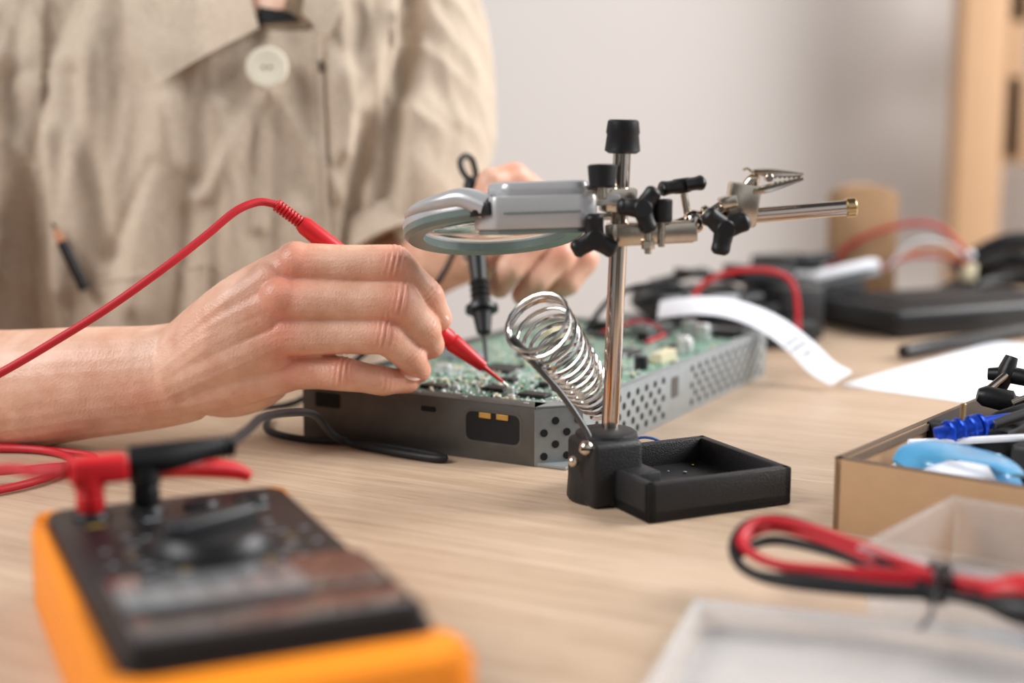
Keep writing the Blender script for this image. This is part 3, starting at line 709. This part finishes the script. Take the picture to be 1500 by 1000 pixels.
for k in 'imrp':
    mid=(W0[k]+mcp[k])/2+V((0,-.25,.35 if k in 'im' else .05))
    b.chain([W0[k],mid,mcp[k]],[1.6,1.42,MR[k]],'skin')
for k1,k2 in (('i','m'),('m','r'),('r','p')):
    a=(W0[k1]+W0[k2])/2; c=(mcp[k1]+mcp[k2])/2+V((-.9,.1,0))
    b.chain([a,(a+c)/2+V((0,-.25,.25)),c],[1.6,1.45,1.15],'skin')
b.tube([(-17,72.5,4.2),(-14,72.4,5.4),(-11.5,72.0,7.0),(-10.2,71.9,7.3)],[(2.2,1.4),(2.7,1.5),(3.0,1.3),(2.6,1.0)],'skin',seg=24,up=(-.45,0,1))
b.sph((-14.0,72.2,3.5),(2.8,1.6,1.5),'skin',rotm('Y',-14)); b.sph((-14.2,73.6,6.2),(2.1,1.3,1.9),'skin')
fin={
 'i':[mcp['i'],V((-5.85,70.1,10.05)),V((-4.25,71.2,8.3)),V((-3.75,72.0,7.1))],
 'm':[mcp['m'],V((-5.5,69.6,8.2)),V((-4.4,70.8,6.65)),V((-4.15,71.7,5.75))],
 'r':[mcp['r'],V((-6.3,69.6,6.6)),V((-5.1,70.7,5.3)),V((-4.8,71.5,4.5))],
 'p':[mcp['p'],V((-8.5,69.9,4.6)),V((-6.5,70.6,4.1)),V((-5.35,71.4,3.95))]}
rad={'i':[1.12,1.0,.86,.7],'m':[1.14,1.02,.87,.72],'r':[1.1,.97,.82,.68],'p':[1.02,.88,.76,.64]}
for k in fin: b.finger(fin[k],rad[k])
b.chain([V((-14.6,73.6,5.6)),V((-10.8,74.3,6.3)),V((-7.4,74.2,7.1)),V((-5.4,73.7,6.9))],[1.5,1.15,.95,.72],'skin')
b.sph(mcp['m']+V((-.1,-.25,.15)),1.08,'skin'); b.sph(mcp['i']+V((0,-.1,.12)),1.1,'skin')
b.sph((-18.6,71.6,3.1),(1.2,.8,.9),'skin')
hr=remeshed(b,'right_hand_and_forearm',.075,5,person)
sp=[]; cr=[]
for k in fin:
    sp.append((fin[k][0]+V((0,-.8,.3)),1.2,.42)); sp.append((fin[k][1]+V((.1,-.6,.3)),.95,.42)); sp.append((fin[k][2]+V((.3,-.3,.2)),.7,.35)); sp.append((fin[k][3],.8,.45))
    for j,am in ((1,.045),(2,.028)):
        ax_=(fin[k][j+1]-fin[k][j-1]).normalized(); cr.append((fin[k][j]+V((0.1,-.5,.35)),ax_,.95,am,.26))
sp.append((V((-18.5,70.5,3.2)),1.4,.22))
hand_finish(hr,sp,cr)
b=MB()
def nail(tip,dirv,nrm_,w=.5,l=.62):
    MN=dirm(dirv,nrm_); b.sph(V(tip),(l,w,.16),'nail',MN)
nail(V((-5.05,71.05,4.35)),(.85,.55,-.1),(.1,-.6,.8),.44,.55)
nail(V((-3.38,71.68,7.45)),(.4,.5,-.8),(.8,-.35,.4),.44,.55)
b.done('right_fingernails',person)
b=MB()
b.tube([(-10.5,106,5.4),(-7.8,101.5,6.6),(-4.6,97,8.0),(-2.2,94.2,8.9)],[(3.4,3.4),(3.2,3.1),(2.5,2.3),(2.3,1.9)],'skin',seg=24,up=(0,0,1))
LM={'i':V((2.1,88.3,11.9)),'m':V((2.9,88.2,10.9)),'r':V((3.7,89,9.9)),'p':V((4.1,90,8.9))}
for k,(s_,q) in {'i':((-2,94.2,9.8),1.05),'m':((-2,94,9.2),1.05),'r':((-2,94,8.5),1.0),'p':((-1.8,94,7.8),.95)}.items():
    b.chain([s_,(V(s_)+LM[k])/2,LM[k]],[1.4,1.25,q],'skin')
LF={'i':[LM['i'],V((.1,86.2,13.6)),V((-1.25,85.1,13.4)),V((-1.75,84.4,12.4))],
 'm':[LM['m'],V((1.1,84.6,9.9)),V((-.1,83.8,8.4)),V((-.75,84.2,7.3))],
 'r':[LM['r'],V((2.8,85.0,9.1)),V((1.5,84.3,7.7)),V((.7,85.0,6.7))],
 'p':[LM['p'],V((4.3,86.2,8.7)),V((3.3,85.5,7.4)),V((2.5,86.2,6.7))]}
for k in LF: b.finger(LF[k],[1.08,1.0,.88,.74])
b.chain([(-1.2,93,8.6),(-.6,89.8,8.0),(-1.3,87,8.3),(-2.3,84.9,8.9)],[1.4,1.2,1.0,.8],'skin')
hl=remeshed(b,'left_hand_and_forearm',.11,4,person)
sp=[]
for k in LF: sp+=[(LF[k][1]+V((0,-.5,.2)),.9,.4),(LF[k][3],.8,.45)]
hand_finish(hl,sp)
b=MB(); nail(V((-2.55,84.2,9.15)),(-.5,-.6,.5),(-.3,-.7,.2),.5,.6); b.done('left_fingernails',person)

# ---- shirt
b=MB()
cx=-18.2
lev=[(-14,17.5,11,106.5,-25),(0,18.8,11.6,106.6,-25.4),(8,19,12,107.2,-24.8),(15,18.4,12.3,108.2,-22.4),(21,16.8,12,108.4,-19.8),(25,14.7,11,108.6,-18.0),(28,11.5,9.4,108.8,-17.2),(30,8.5,8,108.8,-16.8),(31.5,6.2,6.6,108,-16.6)]
R=[]
for z,w_,d_,cy,c_ in lev:
    R.append([V((c_+w_*math.copysign(abs(math.cos(a))**.85,math.cos(a)),cy+d_*math.copysign(abs(math.sin(a))**.9,math.sin(a)),z)) for a in [2*math.pi*k/40 for k in range(40)]])
b.rings(R,'linen')
b.tube([(-11,109,27.5),(-8.4,107,25),(-7.4,104.6,18),(-7.8,102.5,12),(-8.8,101.5,8)],[4.5,5.6,5.7,5.6,4.9],'linen',seg=28,up=(0,1,0))
b.tube([(-27,109,27.5),(-32,107,24),(-36.5,102,17),(-40,96,10),(-43,89,6)],[4.5,6.2,6.2,6,5.6],'linen',seg=28,up=(0,1,0))
sh=remeshed(b,'linen_shirt',.26,7,person)
valleys=[(-6.9,26,-8.9,9.5,.8,-1.25),(-9,10,-7.2,6.5,.7,-.8),(-33.6,20,-33.2,2,.9,-1.2),
 (-19.4,17.8,-18,6,.9,.6),(-11.5,20,-12.9,5,1.0,.75),(-23,18,-25.4,5,1.1,.75),(-27.7,25,-30,6,1.1,.9),
 (-16.4,19.2,-20.5,12,.6,.45),(-15.9,19,-12.0,12,.6,.45),(-16.3,19,-17.0,10,.5,.4),(-8.6,24,-11.5,15,.8,.7),(-25,24,-21.5,12,.8,.5),(-29.5,20,-27,8,.8,-.7),(-10.5,17,-10.8,5,.7,-.7),(-21.5,13,-22.7,3,.7,-.6),(-14.5,11,-15.5,2,.8,.5),(-31,16,-30.4,3,.7,.6),(-24,14,-27,8,.5,-.4)]
me=sh.data
ns=[v.normal.copy() for v in me.vertices]
def ridge(a): return 1-abs(a)*2.2
for i,v in enumerate(me.vertices):
    p=v.co/S; k=0
    sl=(p.x-cx)*.012*(p.z-10)
    k+=.6*noise.noise(V(((p.x+sl*2)*.3,p.y*.2,p.z*.06)))
    k+=.22*ridge(noise.noise(V(((p.x+sl)*.45,p.y*.25,p.z*.07+9))))
    k+=.05*ridge(noise.noise(V((p.x*.9+p.z*.3,p.y*.5,p.z*.3))))
    if p.x>-8.5 or p.x<-32:
        k+=.4*ridge(noise.noise(V((p.x*.2,p.y*.25,p.z*.25+p.x*.25))))
    if p.y<107:
        for x0,z0,x1,z1,w_,am in valleys:
            dx,dz=x1-x0,z1-z0; L2=dx*dx+dz*dz
            t=((p.x-x0)*dx+(p.z-z0)*dz)/L2
            tc_=max(0,min(1,t)); q=math.hypot(p.x-x0-dx*tc_,p.z-z0-dz*tc_)
            if q<3*w_: k+=am*math.exp(-(q/w_)**2)
    v.co+=ns[i]*k*S
me.update()
bvh=BVHTree.FromPolygons([v.co/S for v in me.vertices],[tuple(p.vertices) for p in me.polygons])
def surf(x,z,off=.12):
    h=bvh.ray_cast(V((x,60,z)),V((0,1,0)))
    if h[0] is None: return V((x,97,z))
    return h[0]+V((0,-1,.1))*off
def patch(mb,c00,c10,c11,c01,nu,nv,off,m,thick=.12,lift=None):
    g=[]
    for j in range(nv+1):
        row=[]
        for i in range(nu+1):
            u_,v_=i/nu,j/nv
            x=(c00[0]*(1-u_)+c10[0]*u_)*(1-v_)+(c01[0]*(1-u_)+c11[0]*u_)*v_
            z=(c00[1]*(1-u_)+c10[1]*u_)*(1-v_)+(c01[1]*(1-u_)+c11[1]*u_)*v_
            o_=off+(lift(u_,v_) if lift else 0)
            row.append(surf(x,z,o_))
        g.append(row)
    mi=mb.mi(m)
    fr_=[[mb.bm.verts.new(p) for p in r] for r in g]
    bk=[[mb.bm.verts.new(p+V((0,thick,0))) for p in r] for r in g]
    for j in range(nv):
        for i in range(nu):
            mb.bm.faces.new((fr_[j][i],fr_[j][i+1],fr_[j+1][i+1],fr_[j+1][i])).material_index=mi
            mb.bm.faces.new((bk[j][i],bk[j+1][i],bk[j+1][i+1],bk[j][i+1])).material_index=mi
    for i in range(nu):
        mb.bm.faces.new((fr_[0][i],bk[0][i],bk[0][i+1],fr_[0][i+1])).material_index=mi
        mb.bm.faces.new((fr_[nv][i],fr_[nv][i+1],bk[nv][i+1],bk[nv][i])).material_index=mi
    for j in range(nv):
        mb.bm.faces.new((fr_[j][0],fr_[j+1][0],bk[j+1][0],bk[j][0])).material_index=mi
        mb.bm.faces.new((fr_[j][nu],bk[j][nu],bk[j+1][nu],fr_[j+1][nu])).material_index=mi
b=MB()
patch(b,(-23.3,19.1),(-16.8,23.0),(-18.3,28),(-27.4,28),22,20,.7,'linen',thick=.14,lift=lambda u_,v_:.6*(1-v_)*(1-u_)+.25*math.sin(u_*3.1)+.3*(1-u_))
b.done('collar_leaf',person)
b=MB()
patch(b,(-14.0,24.0),(-12.2,22.4),(-9.5,28),(-13.2,28),10,12,.6,'linen',thick=.14,lift=lambda u_,v_:.3*u_)
b.done('collar_leaf_second',person)
b=MB()
patch(b,(-17.6,24.1),(-15.2,24.3),(-14.6,28),(-18.2,28),8,10,.30,'skin',thick=.1)
b.done('neckline_skin',person)
b=MB()
patch(b,(-17.4,23.1),(-13.6,23.1),(-12.6,28),(-18.4,28),8,10,.2,'linen_dark',thick=.1)  # darker cloth colour stands in for shade inside the collar
patch(b,(-17.0,23.3),(-14.2,23.6),(-14.8,24.1),(-16.9,24.5),8,4,.33,'hole_shade',thick=.1)  # near-black patch paints the shaded gap at the neck
b.done('collar_inside_shade',person)
b=MB()
patch(b,(-15.4,2),(-12.2,2),(-12.7,22.9),(-17.0,22.9),8,60,.28,'linen',thick=.3,lift=lambda u_,v_:-.3*(1-u_)**1.5)
b.done('placket',person)
b=MB()
patch(b,(-29.6,3.0),(-20.6,3.2),(-20.4,7.6),(-29.4,6.2),26,12,.3,'linen',thick=.3)
b.done('shirt_pocket',person)
b=MB()
def stitch(x0,z0,x1,z1,n,off=.42):
    for k in range(n):
        t=(k+.2)/n; t2=(k+.75)/n
        b.tube([surf(x0+(x1-x0)*t,z0+(z1-z0)*t,off),surf(x0+(x1-x0)*t2,z0+(z1-z0)*t2,off)],.035,'linen_dark',seg=6,sub=1)
stitch(-13.2,22,-12.6,4,60,.3); stitch(-20.6,7.3,-29.2,5.95,30,.33)
b.done('stitching',person)
b=MB()
bp_=surf(-16.2,20.4,.5); nb=V((0.05,-1,.12)).normalized()
b.lathe(bp_,bp_+nb*.38,[(0,.9),(.1,1.25),(.5,1.4),(.9,1.32),(1,1.1),(.85,.85),(.8,.1)],'button',36)
for dx,dz in ((-.22,0),(.22,0)): 
    c_=bp_+nb*.30+V((dx,0,dz)); b.cyl(c_,c_+nb*.04,.11,'hole_shade',10)
b.done('shirt_button',person)
b=MB(); b.box(surf(-12.75,20.55,.33),(.28,.1,.75),'hole_shade',bev=.04); b.done('buttonhole',person)
b=MB()
def ringband(c,d,r,w_,m):
    c=V(c); d=V(d).normalized(); a=d.orthogonal().normalized(); e_=d.cross(a)
    R=[]
    for k in range(36):
        t=2*math.pi*k/36; o_=a*math.cos(t)+e_*math.sin(t)
        R.append([c+o_*(r+.0)-d*w_/2,c+o_*(r+.28)-d*w_/2,c+o_*(r+.28)+d*w_/2,c+o_*(r-.2)+d*w_/2])
    b.rings(R,m,closed=True)
ringband((-8.3,100.8,8.4),(.35,-.5,-.8),4.3,2.2,'linen'); ringband((-43.2,87.5,5.4),(-.2,-.85,-.5),4.9,2.2,'linen')
b.done('sleeve_cuffs',person)
b=MB()
p_a=surf(-28.7,6.2,.75); p_b=surf(-30.5,10.3,.75); p_d=p_b-p_a
b.lathe(p_a-p_d*.1,p_a+p_d*.68,[(0,.36),(1,.36)],'blk',12)
b.lathe(p_a+p_d*.68,p_a+p_d*.9,[(0,.36),(1,.16)],'pen',12); b.lathe(p_a+p_d*.9,p_b,[(0,.16),(1,.04)],'blk',10)
b.done('pencil',person)
b=MB()
b.tube([(-16.6,108,24),(-16.4,106.2,28),(-16,104,33),(-16,104,37)],[(6,5.6),(5.6,5.4),(5.4,5.4),(5,5)],'skin',seg=24)
b.sph((-15.8,102.6,42),(7.3,9.2,9.6),'skin',rotm('X',22)); b.sph((-15.8,97.4,36.4),(4.6,4.2,4.6),'skin'); b.sph((-15.8,93.6,39.0),(1.3,1.7,2.2),'skin'); b.sph((-15.8,95.2,35.4),(2.2,1.2,.8),'skin')
for sx in (-1,1): b.sph((-15.8+sx*7.3,104,40.5),(.8,1.6,2.8),'skin'); b.sph((-15.8+sx*3.1,95.2,42),(2.2,1.2,.7),'skin')
hd=remeshed(b,'head_and_neck',.35,5,person); hand_finish(hd,[(V((-15.8,93.5,38)),2,.3)])
b=MB()
b.sph((-15.8,105,44.5),(8.2,9.8,9),'hair',rotm('X',20)); b.sph((-15.8,113,44),(4,3.6,4),'hair')
for sx in (-1,1):
    b.sph((-15.8+sx*3.0,94.9,41),(1.15,.7,.7),'button'); b.sph((-15.8+sx*3.0,94.3,40.9),(.5,.25,.5),'hair')
    b.tube([(-15.8+sx*1.6,94.6,42.6),(-15.8+sx*3.2,94.3,43.1),(-15.8+sx*4.8,95,42.6)],.22,'hair',seg=8)
b.done('hair_and_eyes',person)
b=MB()
b.tube([(-20,107,-10),(-20,107,-22),(-20,107,-28)],[(11,14.5),(11,16),(8,13)],'denim',seg=28,up=(0,1,0))
for sx in (-8,8): b.chain([V((-20+sx,106,-24)),V((-20+sx*1.3,72,-22)),V((-20+sx*1.3,72,-70))],[8,6.5,4.5],'denim'); b.tube([(-20+sx*1.3,75,-73),(-20+sx*1.3,66,-73.2),(-20+sx*1.3,58,-73.8)],[(2,3.5),(2,4.2),(1,3)],'blk',up=(0,0,1))
remeshed(b,'trousers',.6,4,person)
b=MB()
b.lathe((-20,108,-38),(-20,108,-33),[(0,15),(.2,17),(.8,17),(1,15)],'tan',32)
for k in range(4):
    a=math.pi/4+k*math.pi/2; b.cyl((-20+11*math.cos(a),108+11*math.sin(a),-38),(-20+16*math.cos(a),108+16*math.sin(a),-75),1.6,'tan')
b.done('wooden_stool')

# ================================================================= light
w=bpy.data.worlds.new('World'); scene.world=w; w.use_nodes=True
nt=w.node_tree; bg=nt.nodes['Background']; bg.inputs['Strength'].default_value=.50
tc=nt.nodes.new('ShaderNodeTexCoord'); nz=nt.nodes.new('ShaderNodeTexNoise'); nz.inputs['Scale'].default_value=1.6; nz.inputs['Detail'].default_value=1
rp_=nt.nodes.new('ShaderNodeValToRGB'); e=rp_.color_ramp.elements; e[0].position=.42; e[0].color=(.14,.135,.13,1); e[1].position=.58; e[1].color=(1.15,1.19,1.25,1)  # invented bright and dark patches, added to give the metal reflections
nt.links.new(tc.outputs['Generated'],nz.inputs['Vector']); nt.links.new(nz.outputs['Fac'],rp_.inputs['Fac']); nt.links.new(rp_.outputs['Color'],bg.inputs['Color'])
def area(name,loc_,tgt,size,power,c=(1,1,1)):
    l=bpy.data.lights.new(name,'AREA'); l.shape='RECTANGLE'; l.size=size[0]; l.size_y=size[1]; l.energy=power; l.color=c
    o=bpy.data.objects.new(name,l); col.objects.link(o); o.location=V(loc_)*S
    o.rotation_euler=(V(tgt)-V(loc_)).to_track_quat('-Z','Y').to_euler(); return o
area('window_light_right',(200,110,130),(0,85,0),(1.3,1.3),98,(1,.99,.98))
area('fill_light_left',(-170,0,150),(-5,80,0),(1.1,1.1),50,(1,.99,.98))  # added soft fill balancing the right-hand light, no window on this side
# ================================================================= camera
cd=bpy.data.cameras.new('camera'); cam=bpy.data.objects.new('camera',cd); col.objects.link(cam)
cd.lens=50; cd.sensor_width=36; cam.location=(0,0,.173); cam.rotation_euler=(math.radians(81),0,0)
cd.clip_start=.01; cd.dof.use_dof=True; cd.dof.focus_distance=.68; cd.dof.aperture_fstop=3.6
scene.camera=cam
scene.view_settings.view_transform='Standard'; scene.view_settings.exposure=0
